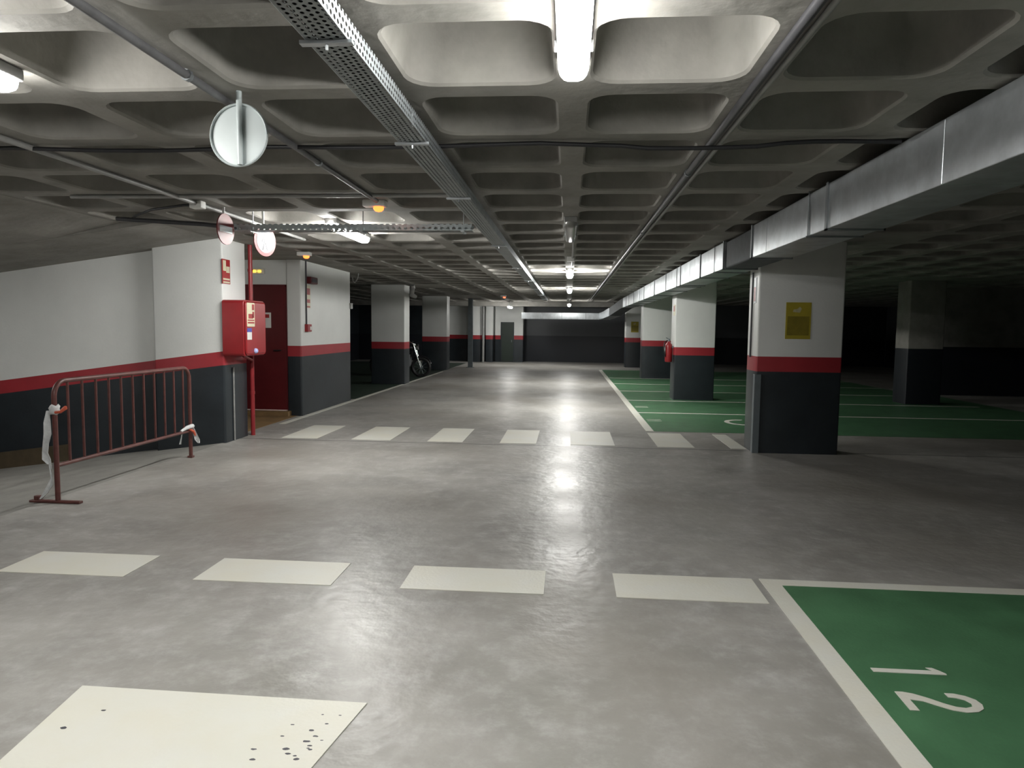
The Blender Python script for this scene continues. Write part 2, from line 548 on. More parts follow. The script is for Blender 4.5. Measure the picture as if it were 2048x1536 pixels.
# ------------------------------------------------------------------ doors
d1 = empty('door_1', (-5.2, 11.62, 0.09), 'red steel fire door with a paper notice, behind the hose cabinet', 'door', kind='structure')
b = MB()
b.rbox(-5.70, -4.80, 11.60, 11.645, 0.10, 2.20, 0.006, 'y')
b.build('door_leaf', M['door_red'], d1, 40)
b = MB()
b.box(-5.72, -4.795, 11.625, 11.655, 2.20, 2.235)
b.box(-4.815, -4.785, 11.625, 11.655, 0.09, 2.235)
b.build('door_frame', M['door_red'], d1)
b = MB()
b.rbox(-5.70, -4.80, 11.585, 11.65, 0.075, 0.10, 0.006, 'x')
b.build('threshold', M['threshold'], d1)
b = MB()
b.box(-5.21, -5.055, 11.594, 11.601, 1.50, 1.76)
pn = b.build('paper_notice', M['white_plastic'], d1)
b = MB()
b.box(-5.18, -5.085, 11.592, 11.5945, 1.67, 1.73)
b.build('print', M['sign_red'], pn)
b = MB()
b.tube([(-4.89, 11.605, 1.12), (-4.89, 11.56, 1.12), (-5.0, 11.56, 1.12)], 0.011)
b.build('door_handle', M['black'], d1, 40)
b = MB()
b.box(-5.72, -4.72, 11.45, 11.645, 0.0, 0.085)
tag(b.build('trim_1', M['brown']), kind='structure')

d2 = empty('door_2', (-2.75, 31.6, 0), 'dark green door at the far end beside the metal posts', 'door', kind='structure')
b = MB()
b.rbox(-3.02, -2.50, 31.56, 31.615, 0.02, 1.76, 0.006, 'y')
b.build('door_leaf', M['door_green'], d2, 40)
b = MB()
for (a, c_, z0, z1) in ((-3.06, -3.02, 0, 1.80), (-2.50, -2.46, 0, 1.80), (-3.06, -2.46, 1.76, 1.80)):
    b.box(a, c_, 31.55, 31.62, z0, z1)
b.build('door_frame', M['dado'], d2)
b = MB()
b.rbox(-2.58, -2.55, 31.52, 31.56, 0.9, 1.0, 0.006, 'y')
b.build('door_handle', M['steel'], d2)


# ------------------------------------------------------------------ painted floor markings
def paint(name, poly, label, cat, group=None, m='line', z=0.004, parent=None):
    b = MB()
    b.prism(poly, 0.0005, z)
    o = b.build(name, M[m], parent)
    if not parent:
        tag(o, label, cat, group)
    return o


near = [(-3.52, -2.695, 'first white crossing stripe from the barrier, nearer row'),
        (-2.25, -1.392, 'second white crossing stripe from the barrier, nearer row'),
        (-0.972, -0.119, 'white crossing stripe beside the lamp reflection, nearer row'),
        (0.304, 1.165, 'white crossing stripe touching the corner of bay 12')]
for x0, x1, lb in near:
    paint('crosswalk_stripe', [(x0, 3.975), (x1, 3.975), (x1, 4.372), (x0, 4.372)], lb, 'road marking', 'stripes of the nearer crossing')
far = [(-3.92, -3.42, 'crossing stripe in front of the red door, further row'),
       (-2.94, -2.40, 'crossing stripe next to the one by the red door, further row'),
       (-1.886, -1.405, 'brightest crossing stripe of the further row, middle of the aisle'),
       (-0.90, -0.41, 'faded crossing stripe just beside the lamp reflection, further row'),
       (0.05, 0.64, 'washed-out crossing stripe inside the lamp reflection, further row'),
       (1.20, 1.68, 'crossing stripe at the corner of the far green bays, further row'),
       (2.15, 2.345, 'crossing stripe cut short by the column with the yellow notice')]
for x0, x1, lb in far:
    paint('crosswalk_stripe', [(x0, 9.28), (x1, 9.28), (x1, 10.52), (x0, 10.52)], lb, 'road marking', 'stripes of the further crossing')
b = MB()
b.prism([(-1.90, 1.60), (-0.985, 1.60), (-0.80, 2.712), (-2.046, 2.725)], 0.0005, 0.004)
specks = [(px, py, r) for px, py, r in ((-1.90, 2.42, .008), (-1.83, 2.55, .006), (-1.12, 2.36, .006), (-1.05, 2.45, .005))]
for k in range(26):
    px, py = -0.87 - abs(rnd.gauss(0, 0.09)), 2.10 + 0.52 * rnd.random()
    specks.append((min(px, -0.845 - (2.66 - py) * 0.17), py, rnd.uniform(0.003, 0.008)))
for px, py, r in specks:
    n = 8
    b.add([(px + r * (1.6 + 0.5 * rnd.random()) * math.cos(2 * PI * q / n), py + r * math.sin(2 * PI * q / n) * (0.7 + 0.6 * rnd.random()), 0.0043) for q in range(n)], [tuple(range(n))], 1)
tag(b.build('stop_block', [M['line'], M['ink']]), 'large white painted block with black specks along one edge, nearest the camera', 'road marking')

# bay 12
bay = empty('parking_bay', (1.21, 4.37, 0), 'green painted parking bay numbered 12, nearest the camera', 'parking bay')
paint('bay_surface', [(1.32, 4.275), (1.32, -0.6), (6.2, -0.6), (6.2, 4.275)], '', '', m='green', z=0.003, parent=bay)
paint('border_line', [(1.212, 4.375), (1.212, -0.6), (1.322, -0.6), (1.322, 4.275), (6.2, 4.265), (6.2, 4.365)], '', '', parent=bay, z=0.0045)
num = empty('bay_number', (1.58, 3.05, 0.003), 'white painted number 12 lying sideways on the near green bay', 'painted number')
one = [(1.415, 3.240), (1.415, 3.204), (1.735, 3.204), (1.737, 3.216), (1.722, 3.240), (1.700, 3.268), (1.672, 3.268), (1.690, 3.240)]
two = [(1.429, 3.030), (1.425, 2.880), (1.462, 2.880), (1.464, 2.968), (1.515, 2.958), (1.560, 2.925), (1.600, 2.897), (1.650, 2.884), (1.700, 2.893),
       (1.735, 2.920), (1.748, 2.955), (1.742, 2.992), (1.715, 3.020), (1.675, 3.036), (1.637, 3.036), (1.637, 3.003), (1.668, 2.999), (1.695, 2.985), (1.707, 2.960),
       (1.697, 2.934), (1.665, 2.920), (1.628, 2.926), (1.590, 2.950), (1.550, 2.985), (1.500, 3.018), (1.460, 3.030)]
paint('digit', one, '', '', parent=num, z=0.0055)
paint('digit', two, '', '', parent=num, z=0.0055)

# far green bays
bay = empty('parking_bay', (1.25, 10.75, 0), 'row of green painted bays behind the column with the yellow notice', 'parking bay')
paint('bay_surface', [(1.32, 10.72), (9.0, 10.72), (9.0, 18.1), (8.6, 18.1), (8.6, 26.5), (1.27, 26.5)], '', '', m='green', z=0.003, parent=bay)
paint('border_line', [(1.20, 10.72), (1.32, 10.72), (1.27, 26.5), (1.15, 26.5)], '', '', parent=bay, z=0.0045)
for y in (13.05, 15.30, 17.6, 19.9, 22.2):
    paint('dividing_line', [(1.30, y), (8.6, y), (8.6, y + 0.09), (1.30, y + 0.09)], '', '', parent=bay, z=0.0042)
for y in (12.02, 14.08):
    for k, dy in enumerate((-0.09, 0.07)):
        paint('worn_mark', [(1.36, y + dy), (1.60, y + dy), (1.60, y + dy + 0.035), (1.36, y + dy + 0.035)], '', '', parent=bay, z=0.0042)
lp = [(2.95 + 0.30 * math.cos(R(t)), 11.98 + 0.36 * math.sin(R(t))) for t in range(75, 300, 12)] + \
     [(2.95 + 0.22 * math.cos(R(t)), 11.98 + 0.26 * math.sin(R(t))) for t in range(288, 72, -12)]
paint('curved_mark', lp, '', '', parent=bay, z=0.0044)
# dark bays on the other side of the aisle
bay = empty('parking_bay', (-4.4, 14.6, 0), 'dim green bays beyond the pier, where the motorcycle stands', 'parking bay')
paint('bay_surface', [(-9.6, 14.5), (-4.45, 14.5), (-4.4, 30), (-9.6, 30)], '', '', m='green_shaded', z=0.003, parent=bay)
paint('border_line', [(-4.52, 10.6), (-4.42, 10.6), (-4.32, 24.0), (-4.40, 24.0)], '', '', parent=bay, z=0.0045)


# ------------------------------------------------------------------ fluorescent lights
def make_light(x, y0, y1, lit, label, z=H):
    yc = (y0 + y1) / 2
    t = empty('fluorescent_light', (x, yc, z), label, 'ceiling light', 'fluorescent ceiling lights')
    b = MB()
    b.rbox(x - 0.064, x + 0.064, y0 + 0.01, y1 - 0.01, z - 0.052, z + 0.0, 0.01, 'y')
    b.build('housing', M['housing'], t, 40)
    b = MB()
    rings = []
    for k in range(15):
        q = k / 14
        # rounded at both ends
        e = min(q, 1 - q) * (y1 - y0)
        s = 1.0 if e > 0.075 else math.sqrt(max(0.0, 1 - (1 - e / 0.075) ** 2)) * 0.92 + 0.08
        yy = y0 + q * (y1 - y0)
        rings.append((yy, s))
    extra = []
    for d in (0.0, 0.008, 0.022, 0.045, 0.075):
        s = math.sqrt(max(0.0, 1 - (1 - d / 0.075) ** 2)) * 0.9 + 0.1
        extra.append((y0 + d, s))
    rings = extra + [(y1 - (yy - y0), s) for yy, s in reversed(extra)]
    prof = [(0.061, -0.049), (0.061, -0.066), (0.054, -0.090), (0.040, -0.105), (0.018, -0.111), (-0.018, -0.111), (-0.040, -0.105), (-0.054, -0.090), (-0.061, -0.066), (-0.061, -0.049)]
    b.loft([[(x + px * s, yy, z - 0.049 + (pz + 0.049) * s) for px, pz in prof] for yy, s in rings], True)
    b.build('diffuser', M[{0: 'tube_off', 3: 'tube_dim', 4: 'tube_mid', 1: 'tube_on', 2: 'tube_strong'}[lit]], t, 50)
    for yy in (y0 + 0.25, y1 - 0.25):
        for sgn in (-1, 1):
            b = MB()
            b.box(x + sgn * 0.065 - 0.007, x + sgn * 0.065 + 0.007, yy - 0.012, yy + 0.012, z - 0.064, z - 0.03)
            b.build('clip', M['galv'], t)
    if z < H - 0.01 and x > -5:
        for yy in (y0 + 0.2, y1 - 0.2):
            b = MB()
            b.tube([(x, yy, z - 0.01), (x, yy, H + 0.02)], 0.006, 8)
            b.build('hanger_rod', M['galv'], t)
    return t


LX = -2.46
make_light(0.0, 1.70, 2.97, 1, 'bright tube light over the aisle, nearest the camera')
make_light(LX, 1.72, 2.99, 1, 'bright tube light cut by the picture edge, over the stretch before the ramp')
make_light(0.0, 7.02, 8.29, 0, 'unlit tube light over the middle of the aisle')
make_light(LX, 7.12, 8.39, 4, 'lit tube light behind the cross tray, near the pedestrian sign')
make_light(0.0, 12.9, 14.17, 2, 'lit tube light over the aisle, first beyond the unlit one')
make_light(0.0, 18.9, 20.17, 2, 'lit tube light over the aisle, second beyond the unlit one')
make_light(0.0, 27.3, 28.57, 1, 'lit tube light over the aisle close to the far wall', 2.53)
make_light(-2.46, 28.6, 29.87, 1, 'small lit tube light above the dark green door', 2.47)

make_light(-7.2, 5.2, 6.47, 3, 'tube light under the sloping soffit of the ramp', H + drop(-7.2) - 0.01)


# ------------------------------------------------------------------ cable trays
def bracket(b, x0, x1, y, zb, zt):
    xm = (x0 + x1) / 2
    b.box(x0, x1, y - 0.015, y + 0.015, zb - 0.012, zb)
    b.tube([(xm, y, zb - 0.03), (xm, y, zt)], 0.005, 6)


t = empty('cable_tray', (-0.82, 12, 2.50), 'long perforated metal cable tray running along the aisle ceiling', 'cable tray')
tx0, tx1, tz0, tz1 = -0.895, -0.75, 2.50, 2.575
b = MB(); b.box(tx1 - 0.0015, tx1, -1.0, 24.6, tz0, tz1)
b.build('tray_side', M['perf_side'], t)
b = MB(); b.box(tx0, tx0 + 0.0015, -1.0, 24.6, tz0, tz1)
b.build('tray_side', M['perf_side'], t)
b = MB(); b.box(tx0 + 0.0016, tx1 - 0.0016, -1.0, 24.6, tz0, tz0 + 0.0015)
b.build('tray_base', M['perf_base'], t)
for y in (1.2, 2.37, 3.66, 5.2, 8.2, 11.2, 14.2, 17.2, 20.2, 23.0):
    b = MB(); bracket(b, tx0 - 0.02, tx1 + 0.015, y, tz0 - 0.0005, H - 0.001)
    b.build('bracket', M['galv'], t, 40)
b = MB()
for k, (dx, r) in enumerate(((-0.05, 0.010), (-0.025, 0.012), (0.0, 0.009), (0.03, 0.012), (0.05, 0.008))):
    b.tube([(-0.8225 + dx + 0.008 * math.sin(q * 1.7 + k), -0.95 + q * 1.02, tz0 + 0.003 + r) for q in range(25)], r, 6)
tag(b.build('cable_bundle', M['cable'], smooth=50), 'black cables lying in the long aisle cable tray', 'cable')

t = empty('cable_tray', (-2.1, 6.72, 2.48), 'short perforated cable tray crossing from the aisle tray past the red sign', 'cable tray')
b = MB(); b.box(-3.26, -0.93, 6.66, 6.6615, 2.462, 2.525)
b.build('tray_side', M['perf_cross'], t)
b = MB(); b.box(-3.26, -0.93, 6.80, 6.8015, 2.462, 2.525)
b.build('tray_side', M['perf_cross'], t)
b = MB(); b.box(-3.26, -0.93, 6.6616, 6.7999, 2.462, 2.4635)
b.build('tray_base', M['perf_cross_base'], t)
for x in (-3.1, -2.0, -1.02):
    b = MB()
    b.box(x - 0.015, x + 0.015, 6.64, 6.82, 2.449, 2.461)
    b.tube([(x, 6.73, 2.44), (x, 6.73, H + 0.26)], 0.005, 6)
    b.build('bracket', M['galv'], t, 40)


# ------------------------------------------------------------------ ventilation duct
duct = empty('ventilation_duct', (2.08, 9, 2.3), 'long rectangular galvanised air duct under the ceiling in front of the columns', 'air duct')
dx0, dx1, dz0, dz1 = 1.88, 2.28, 2.302, 2.632
cuts = [-1.0, 0.6, 2.2, 3.8, 5.4, 7.0, 7.55]
for a, c_ in zip(cuts[:-1], cuts[1:]):
    b = MB(); b.rbox(dx0, dx1, a + 0.004, c_ - 0.004, dz0, dz1, 0.006, 'y')
    b.build('duct_section', M['galv'], duct, 40)
b = MB(); b.rbox(dx0 + 0.015, dx1 - 0.01, 7.55, 8.85, dz0 + 0.0, dz1 - 0.01, 0.02, 'y')
b.build('dark_section', M['duct_dark'], duct, 40)  # dark stretch of the duct
cuts = [8.85, 10.4, 11.3, 12.2, 13.1, 14.0, 14.9, 15.8, 16.7, 18.0, 19.4, 20.8, 22.2, 23.6, 25.0]
for a, c_ in zip(cuts[:-1], cuts[1:]):
    b = MB(); b.rbox(dx0 + rnd.uniform(-.003, .003), dx1, a + 0.004, c_ - 0.004, dz0, dz1, 0.006, 'y')
    b.build('duct_section', M['galv'], duct, 40)
for y in (0.6, 2.2, 5.4, 7.53, 8.87, 10.4, 12.2, 14.0, 15.8, 18.0, 20.8, 23.6):
    b = MB()
    b.box(dx0 - 0.012, dx0 + 0.001, y - 0.018, y + 0.018, dz0 - 0.012, dz1 + 0.006)
    b.box(dx0 - 0.012, dx1 + 0.012, y - 0.018, y + 0.018, dz0 - 0.012, dz0 + 0.001)
    b.box(dx1 - 0.001, dx1 + 0.012, y - 0.018, y + 0.018, dz0 - 0.012, dz1 + 0.006)
    b.build('flange', M['galv_dull'], duct)
# drop and cross run at the far end
b = MB()
rect = lambda y, z0, z1, xa=dx0, xb=dx1: [(xa, y, z0), (xb, y, z0), (xb, y, z1), (xa, y, z1)]
b.loft([rect(25.0, dz0, dz1), rect(25.9, dz0, dz1), rect(27.4, 2.05, 2.36, 1.55, 1.98)], True)
b.build('dark_section', M['duct_dark'], duct, 30)  # dark first half of the drop
b = MB()
b.loft([rect(27.4, 2.05, 2.36, 1.54, 1.99), rect(28.6, 1.96, 2.24, 1.36, 1.80), rect(29.6, 1.93, 2.2, 1.25, 1.70)], True)
b.build('duct_elbow', M['galv'], duct, 30)
for a, c_ in ((-2.0, -1.2), (-1.2, -0.3), (-0.3, 0.7), (0.7, 1.60)):
    b = MB(); b.rbox(a + 0.004, c_ - 0.004, 29.6, 30.0, 1.93, 2.2, 0.006, 'x')
    b.build('duct_section', M['galv'], duct, 40)
for y in (2.6, 5.8, 9.4, 12.6, 15.9, 19.2, 22.5):
    b = MB()
    b.box(dx0 - 0.02, dx1 + 0.02, y - 0.012, y + 0.012, dz0 - 0.012, dz0 - 0.0005)
    hg = b.build('hanger', M['galv_dull'], duct)
    for x in (dx0 - 0.006, dx1 + 0.006):
        b = MB()
        b.tube([(x, y, dz0 - 0.01), (x, y, H + 0.2)], 0.005, 6)
        b.build('hanger_rod', M['galv_dull'], hg)


# ------------------------------------------------------------------ conduits and cables under the ceiling
def pipe(name, pts, r, m, label, cat='pipe', seg=10, clips=()):
    t = empty(name, pts[0], label, cat)
    b = MB(); b.tube(pts, r, seg)
    b.build('tube', M[m], t, 50)
    for p in clips:
        b = MB()
        b.tube([(p[0], p[1] - 0.012, p[2]), (p[0], p[1] + 0.012, p[2])], r * 1.35, 8)
        b.build('clip', M['galv_dull'], t)
    return t


pipe('conduit', [(0.80, -1, 2.628), (0.80, 10.4, 2.628), (0.80, 26, 2.628)], 0.020, 'pipe_dark', 'dark conduit under the rib between the aisle lamps and the air duct', clips=[(0.80, y, 2.628) for y in (2.3, 5.0, 8.0, 11.0, 14.0, 17.0)])
pipe('conduit', [(0.86, -1, 2.634), (0.855, 10, 2.634), (0.86, 26, 2.634)], 0.012, 'pipe_grey', 'thin pale conduit right next to the dark one, duct side')
pipe('conduit', [(-1.665, -1, 2.622), (-1.665, 3.1, 2.622), (-1.665, 6.0, 2.622)], 0.019, 'pipe_mid', 'grey conduit under the rib that carries the blank round sign', clips=[(-1.665, y, 2.622) for y in (2.2, 3.0, 4.6)])
pipe('conduit', [(-3.34, 3.0, 2.626), (-3.34, 6.2, 2.626), (-3.34, 8.7, 2.626)], 0.018, 'pipe_grey', 'grey conduit along the rib by the no-entry sign')
pipe('conduit', [(-4.3, 5.82, 2.632), (-2.0, 5.82, 2.632), (-0.98, 5.82, 2.632)], 0.016, 'pipe_grey', 'pale conduit crossing the ceiling before the short cross tray')
pipe('conduit', [(-4.5, 6.73, 2.585), (-3.6, 6.73, 2.53), (-3.24, 6.73, 2.49)], 0.022, 'pipe_dark', 'dark conduit leaving the end of the short cross tray towards the ramp')
pipe('conduit', [(0.04, 8.3, 2.634), (0.04, 10, 2.634), (0.03, 12.3, 2.634)], 0.015, 'pipe_grey', 'short conduit between the unlit tube light and the next lit one')
pts = []
for i in range(41):
    x = -4.4 + i * (1.84 + 4.4) / 40
    pts.append((x, 4.2 + 0.02 * math.sin(x * 2.1), 2.628 - 0.018 * abs(math.sin(x * PI / 1.64 + 0.4)) + (0.0 if x < 0.3 or x > 1.2 else -0.012)))
t = empty('ceiling_cable', pts[0], 'black cable sagging right across the ceiling behind the blank round sign', 'cable')
b = MB(); b.tube(pts, 0.013, 8); b.build('tube', M['cable'], t, 60)
b = MB(); b.tube([(-4.45, 6.9, 2.615), (-4.2, 6.6, 2.60), (-3.9, 6.35, 2.61), (-3.5, 6.2, 2.625), (-3.36, 6.2, 2.626)], 0.012, 8)
tag(b.build('ceiling_cable', M['cable'], smooth=60), 'short black cable looping over the ramp entrance', 'cable')
b = MB(); b.rbox(-3.40, -3.29, 6.10, 6.20, 2.585, H, 0.012, 'z')
tag(b.build('junction_box', M['white_plastic'], smooth=40), 'small white junction box on the ceiling beside the no-entry sign', 'junction box')
b = MB(); b.rbox(-0.05, 0.07, 10.9, 11.05, 2.58, H, 0.012, 'z')
tag(b.build('junction_box', M['white_plastic'], smooth=40), 'pale junction box on the conduit over the aisle', 'junction box')


# ------------------------------------------------------------------ hanging round signs
def disc_sign(name, c, ang, label, kind, dia=0.31):
    """round plate on a hanger tube; ang turns its front face about the vertical"""
    t = empty(name, (c[0], c[1], c[2]), label, 'sign')
    n = Vector((math.sin(ang), -math.cos(ang), 0))       # front normal
    s = Vector((math.cos(ang), math.sin(ang), 0))
    o = Vector(c)
    r = dia / 2
    fn = lambda a, bb, d: tuple(o + s * a + Vector((0, 0, bb)) + n * d)
    P = lambda rr, k, q=40: [(rr * math.cos(2 * PI * i / q), rr * math.sin(2 * PI * i / q)) for i in range(q)]
    if kind == 'back':
        b = MB(); b.prism(P(r, 0), -0.004, 0.0, fn); b.build('plate', M['sign_grey'], t)
        b = MB()
        b.tube([fn(r * math.cos(2 * PI * i / 40) * 0.985, r * math.sin(2 * PI * i / 40) * 0.985, 0.004) for i in range(41)], 0.006, 6)
        b.build('rim', M['sign_grey'], t, 60)
        b = MB(); b.tube([fn(0.01, -r * 0.96, 0.014), fn(0.01, 0, 0.014), fn(0.01, H - c[2] + 0.004, 0.014)], 0.0135, 12)
        b.build('hanger_tube', M['sign_grey'], t, 60)
    else:
        b = MB(); b.prism(P(r, 0), -0.010, 0.0, fn); b.build('plate', M['plate_red'], t)
        if kind == 'pedestrian':
            b = MB(); b.prism(P(r * 0.78, 0), 0.0, 0.0015, fn); b.build('white_field', M['plate_white'], t)
            b = MB()
            k = r * 0.78
            b.prism([(0.02 * math.cos(q) * 0.8 - 0.0, 0.070 + 0.018 * math.sin(q)) for q in (2 * PI * i / 12 for i in range(12))], 0.0015, 0.003, fn)
            for poly in ([(-0.018, 0.045), (0.016, 0.045), (0.014, -0.02), (-0.016, -0.02)],
                         [(-0.016, -0.015), (0.002, -0.015), (-0.026, -0.095), (-0.042, -0.095)],
                         [(-0.002, -0.015), (0.015, -0.015), (0.040, -0.095), (0.024, -0.095)],
                         [(-0.018, 0.045), (-0.014, 0.03), (-0.04, -0.012), (-0.05, -0.006)],
                         [(0.014, 0.045), (0.012, 0.028), (0.038, 0.0), (0.046, 0.008)]):
                b.prism(poly, 0.0015, 0.003, fn)
            b.build('pictogram', M['ink'], t)
        else:
            b = MB(); b.prism(rrect(-r * 0.74, r * 0.74, -r * 0.2, r * 0.2, 0.006), 0.0, 0.0015, fn); b.build('white_bar', M['sign_white'], t)
        b = MB(); b.tube([fn(0, -r * 0.9, -0.022), fn(0, H - c[2] + (0.27 if kind == 'pedestrian' else 0.004), -0.022)], 0.0125, 12)
        b.build('hanger_tube', M['white_plastic'], t, 60)
    return t


disc_sign('round_sign', (-1.585, 3.31, 2.450), R(-4), 'blank grey back of a round sign hanging from the ceiling rib', 'back', 0.292)
disc_sign('round_sign', (-3.24, 6.46, 2.445), R(86), 'round red no-entry sign hung above the ramp entrance', 'bar', 0.29)
disc_sign('round_sign', (-3.10, 7.0, 2.402), R(72), 'round no-pedestrians sign with red rim behind the cross tray', 'pedestrian', 0.31)


# ------------------------------------------------------------------ emergency lamps
def emergency(x, y, z, label, glow, wall=False, ang=0.0):
    t = empty('emergency_light', (x, y, z), label, 'emergency light', 'small glowing emergency lights')
    b = MB()
    if wall:
        b.rbox(x - 0.13, x + 0.13, y - 0.05, y, z - 0.045, z + 0.045, 0.012, 'y')
        b.build('case', M['white_plastic'], t, 40)
        b = MB(); b.rbox(x - 0.07, x - 0.015, y - 0.062, y - 0.05, z - 0.016, z + 0.016, 0.01, 'y')
        b.rbox(x + 0.015, x + 0.07, y - 0.062, y - 0.05, z - 0.016, z + 0.016, 0.01, 'y')
        b.build('lamp_lens', M[glow], t, 40)
    else:
        b.rbox(x - 0.10, x + 0.10, y - 0.06, y + 0.06, z - 0.055, z, 0.015, 'z')
        b.build('case', M['white_plastic'], t, 40)
        b = MB(); b.lathe([(0.045, 0), (0.045, -0.02), (0.03, -0.038), (0.01, -0.043)], (x + 0.035, y - 0.01, z - 0.055), (0, 0, 1), 20)
        b.build('lamp_lens', M[glow], t, 50)
    return t


emergency(-1.72, 6.15, H - 0.0, 'emergency light with orange lens on the ceiling before the cross tray', 'orange_glow')
emergency(-4.0, 10.4, H - 0.0, 'emergency light with orange lens on the ceiling before the pier', 'orange_glow')
emergency(-5.29, 11.65, 2.455, 'emergency light glowing yellow-orange above the red door', 'yellow_glow', True)
emergency(-2.25, 24.0, H - 0.0, 'tiny red emergency light far along the ceiling', 'red_glow')


# ------------------------------------------------------------------ fire equipment by the ramp corner
t = empty('hose_cabinet', (-4.30, 9.02, 1.15), 'red fire hose cabinet with rounded corners fixed to the white corner wall', 'fire hose cabinet')
b = MB(); b.rbox(-4.455, -4.165, 8.72, 9.34, 1.14, 1.868, 0.045, 'x', 5, ch=0.006)
b.build('body', M['cabinet'], t, 40)
b = MB(); b.rbox(-4.165, -4.14, 8.735, 9.325, 1.155, 1.853, 0.05, 'x', 5)
dr = b.build('door', M['cabinet'], t, 40)
b = MB(); b.rbox(-4.141, -4.136, 8.76, 8.98, 1.525, 1.835, 0.012, 'x'); st = b.build('pictogram_sticker', M['cream'], dr)
b = MB()
for (y0, y1, z0, z1) in ((8.90, 8.965, 1.74, 1.815), (8.80, 8.93, 1.63, 1.69), (8.91, 8.965, 1.64, 1.72), (8.775, 8.965, 1.60, 1.615), (8.775, 8.965, 1.565, 1.585)):
    b.box(-4.1365, -4.1352, y0, y1, z0, z1)
b.build('pictogram', M['sign_red'], st)
b = MB(); b.box(-4.141, -4.137, 8.76, 8.89, 1.455, 1.505); b.build('blue_label', M['blue'], dr)
b = MB(); b.box(-4.141, -4.137, 8.76, 8.89, 1.355, 1.453); b.build('white_label', M['white_plastic'], dr)
b = MB(); b.lathe([(0.035, 0), (0.035, 0.012), (0.024, 0.03), (0.008, 0.036)], (-4.14, 8.99, 1.205), (1, 0, 0), 20); b.build('knob', M['pale_blue'], dr, 50)

t = empty('fire_sign', (-4.45, 8.84, 2.23), 'red and cream fire hose sign on the white corner wall above the cabinet', 'sign')
b = MB(); b.box(-4.449, -4.443, 8.735, 8.945, 2.075, 2.39); b.build('plate', M['sign_red'], t)
b = MB()
b.box(-4.4435, -4.442, 8.755, 8.835, 2.24, 2.375); b.box(-4.4435, -4.442, 8.84, 8.93, 2.22, 2.30)
b.box(-4.4435, -4.442, 8.755, 8.93, 2.085, 2.105); b.box(-4.4435, -4.442, 8.755, 8.93, 2.125, 2.145)
b.build('pictogram', M['cream'], t)

t = empty('standpipe', (-4.41, 9.46, 0), 'red vertical fire water pipe behind the hose cabinet', 'pipe')
b = MB(); b.tube([(-4.41, 9.46, 0.0), (-4.41, 9.46, 1.3), (-4.41, 9.46, H - 0.002)], 0.03, 14); b.build('tube', M['red_pipe'], t, 60)
b = MB(); b.tube([(-4.36, 9.1, 1.13), (-4.36, 9.25, 1.09), (-4.39, 9.42, 1.06), (-4.41, 9.46, 1.03)], 0.018, 10); b.build('branch', M['red_pipe'], t, 60)
for z in (0.6, 2.3):
    b = MB(); b.lathe([(0.036, -0.02), (0.036, 0.02)], (-4.41, 9.46, z), (0, 0, 1), 14); b.build('collar', M['red_pipe'], t, 40)
b = MB(); b.tube([(-4.437, 8.97, 0.0), (-4.437, 8.97, 0.6), (-4.437, 8.97, 0.98)], 0.012, 8)
tag(b.build('drain_tube', M['pipe_grey'], smooth=60), 'thin grey tube down the dark foot of the corner wall, below the hose cabinet', 'pipe')

# alarm set on the pier
t = empty('alarm_sounder', (-4.5, 11.86, 2.34), 'dark red alarm sounder high on the pier', 'alarm')
b = MB(); b.rbox(-4.535, -4.45, 11.86, 12.20, 2.27, 2.39, 0.02, 'x'); b.build('case', M['door_red'], t, 40)
b = MB(); b.box(-4.45, -4.446, 11.91, 12.15, 2.30, 2.36); b.build('grille', M['ink'], t)
t = empty('alarm_sign', (-4.52, 11.92, 2.05), 'small faded red alarm sign on the pier between sounder and call point', 'sign')
b = MB(); b.box(-4.531, -4.522, 11.82, 12.02, 1.85, 2.24); b.build('plate', M['cream'], t)
b = MB(); b.box(-4.523, -4.5205, 11.84, 12.0, 2.08, 2.19); b.box(-4.523, -4.5205, 11.84, 12.0, 1.94, 2.0); b.box(-4.523, -4.5205, 11.84, 12.0, 1.86, 1.885)
b.build('pictogram', M['sign_red'], t)
t = empty('call_point', (-4.51, 11.86, 1.5), 'red manual call point at the foot of the pier conduit', 'alarm')
b = MB(); b.rbox(-4.535, -4.475, 11.76, 11.95, 1.44, 1.57, 0.01, 'x'); b.build('case', M['cabinet'], t, 40)
b = MB(); b.box(-4.4755, -4.472, 11.87, 11.93, 1.47, 1.53); b.build('press_plate', M['white_plastic'], t)
pipe('conduit', [(-4.515, 11.81, 1.57), (-4.515, 11.81, 2.2), (-4.515, 11.81, H - 0.002)], 0.012, 'pipe_dark', 'thin dark conduit running down the pier to the call point')
b = MB(); b.rbox(-4.56, -4.49, 14.24, 14.34, 1.90, 2.02, 0.01, 'x')
tag(b.build('junction_box', M['housing'], smooth=40), 'grey junction box on the far edge of the pier', 'junction box')
b = MB(); b.tube([(-4.42, 14.5, H), (-4.42, 14.5, 2.6), (-4.43, 14.45, 2.52), (-4.46, 14.4, 2.45), (-4.49, 14.36, 2.47), (-4.5, 14.36, 2.56)], 0.012, 8)
tag(b.build('cable_loop', M['pipe_grey'], smooth=60), 'pale cable loop hanging from the ceiling at the end of the pier', 'cable')
t = empty('drain_pipe', (-4.22, 18.8, 2.4), 'fat drain pipe bending down from the ceiling beside the column past the pier', 'pipe')
b = MB(); b.tube([(-4.10, 18.2, H - 0.0), (-4.12, 18.3, 2.55), (-4.18, 18.5, 2.44), (-4.25, 18.8, 2.40), (-4.30, 19.4, 2.39)], 0.06, 14); b.build('tube', M['housing'], t, 60)
b = MB(); b.lathe([(0.07, -0.03), (0.07, 0.03)], (-4.115, 18.28, 2.57), (0.1, 0.4, -1), 14); b.build('collar', M['housing'], t, 40)


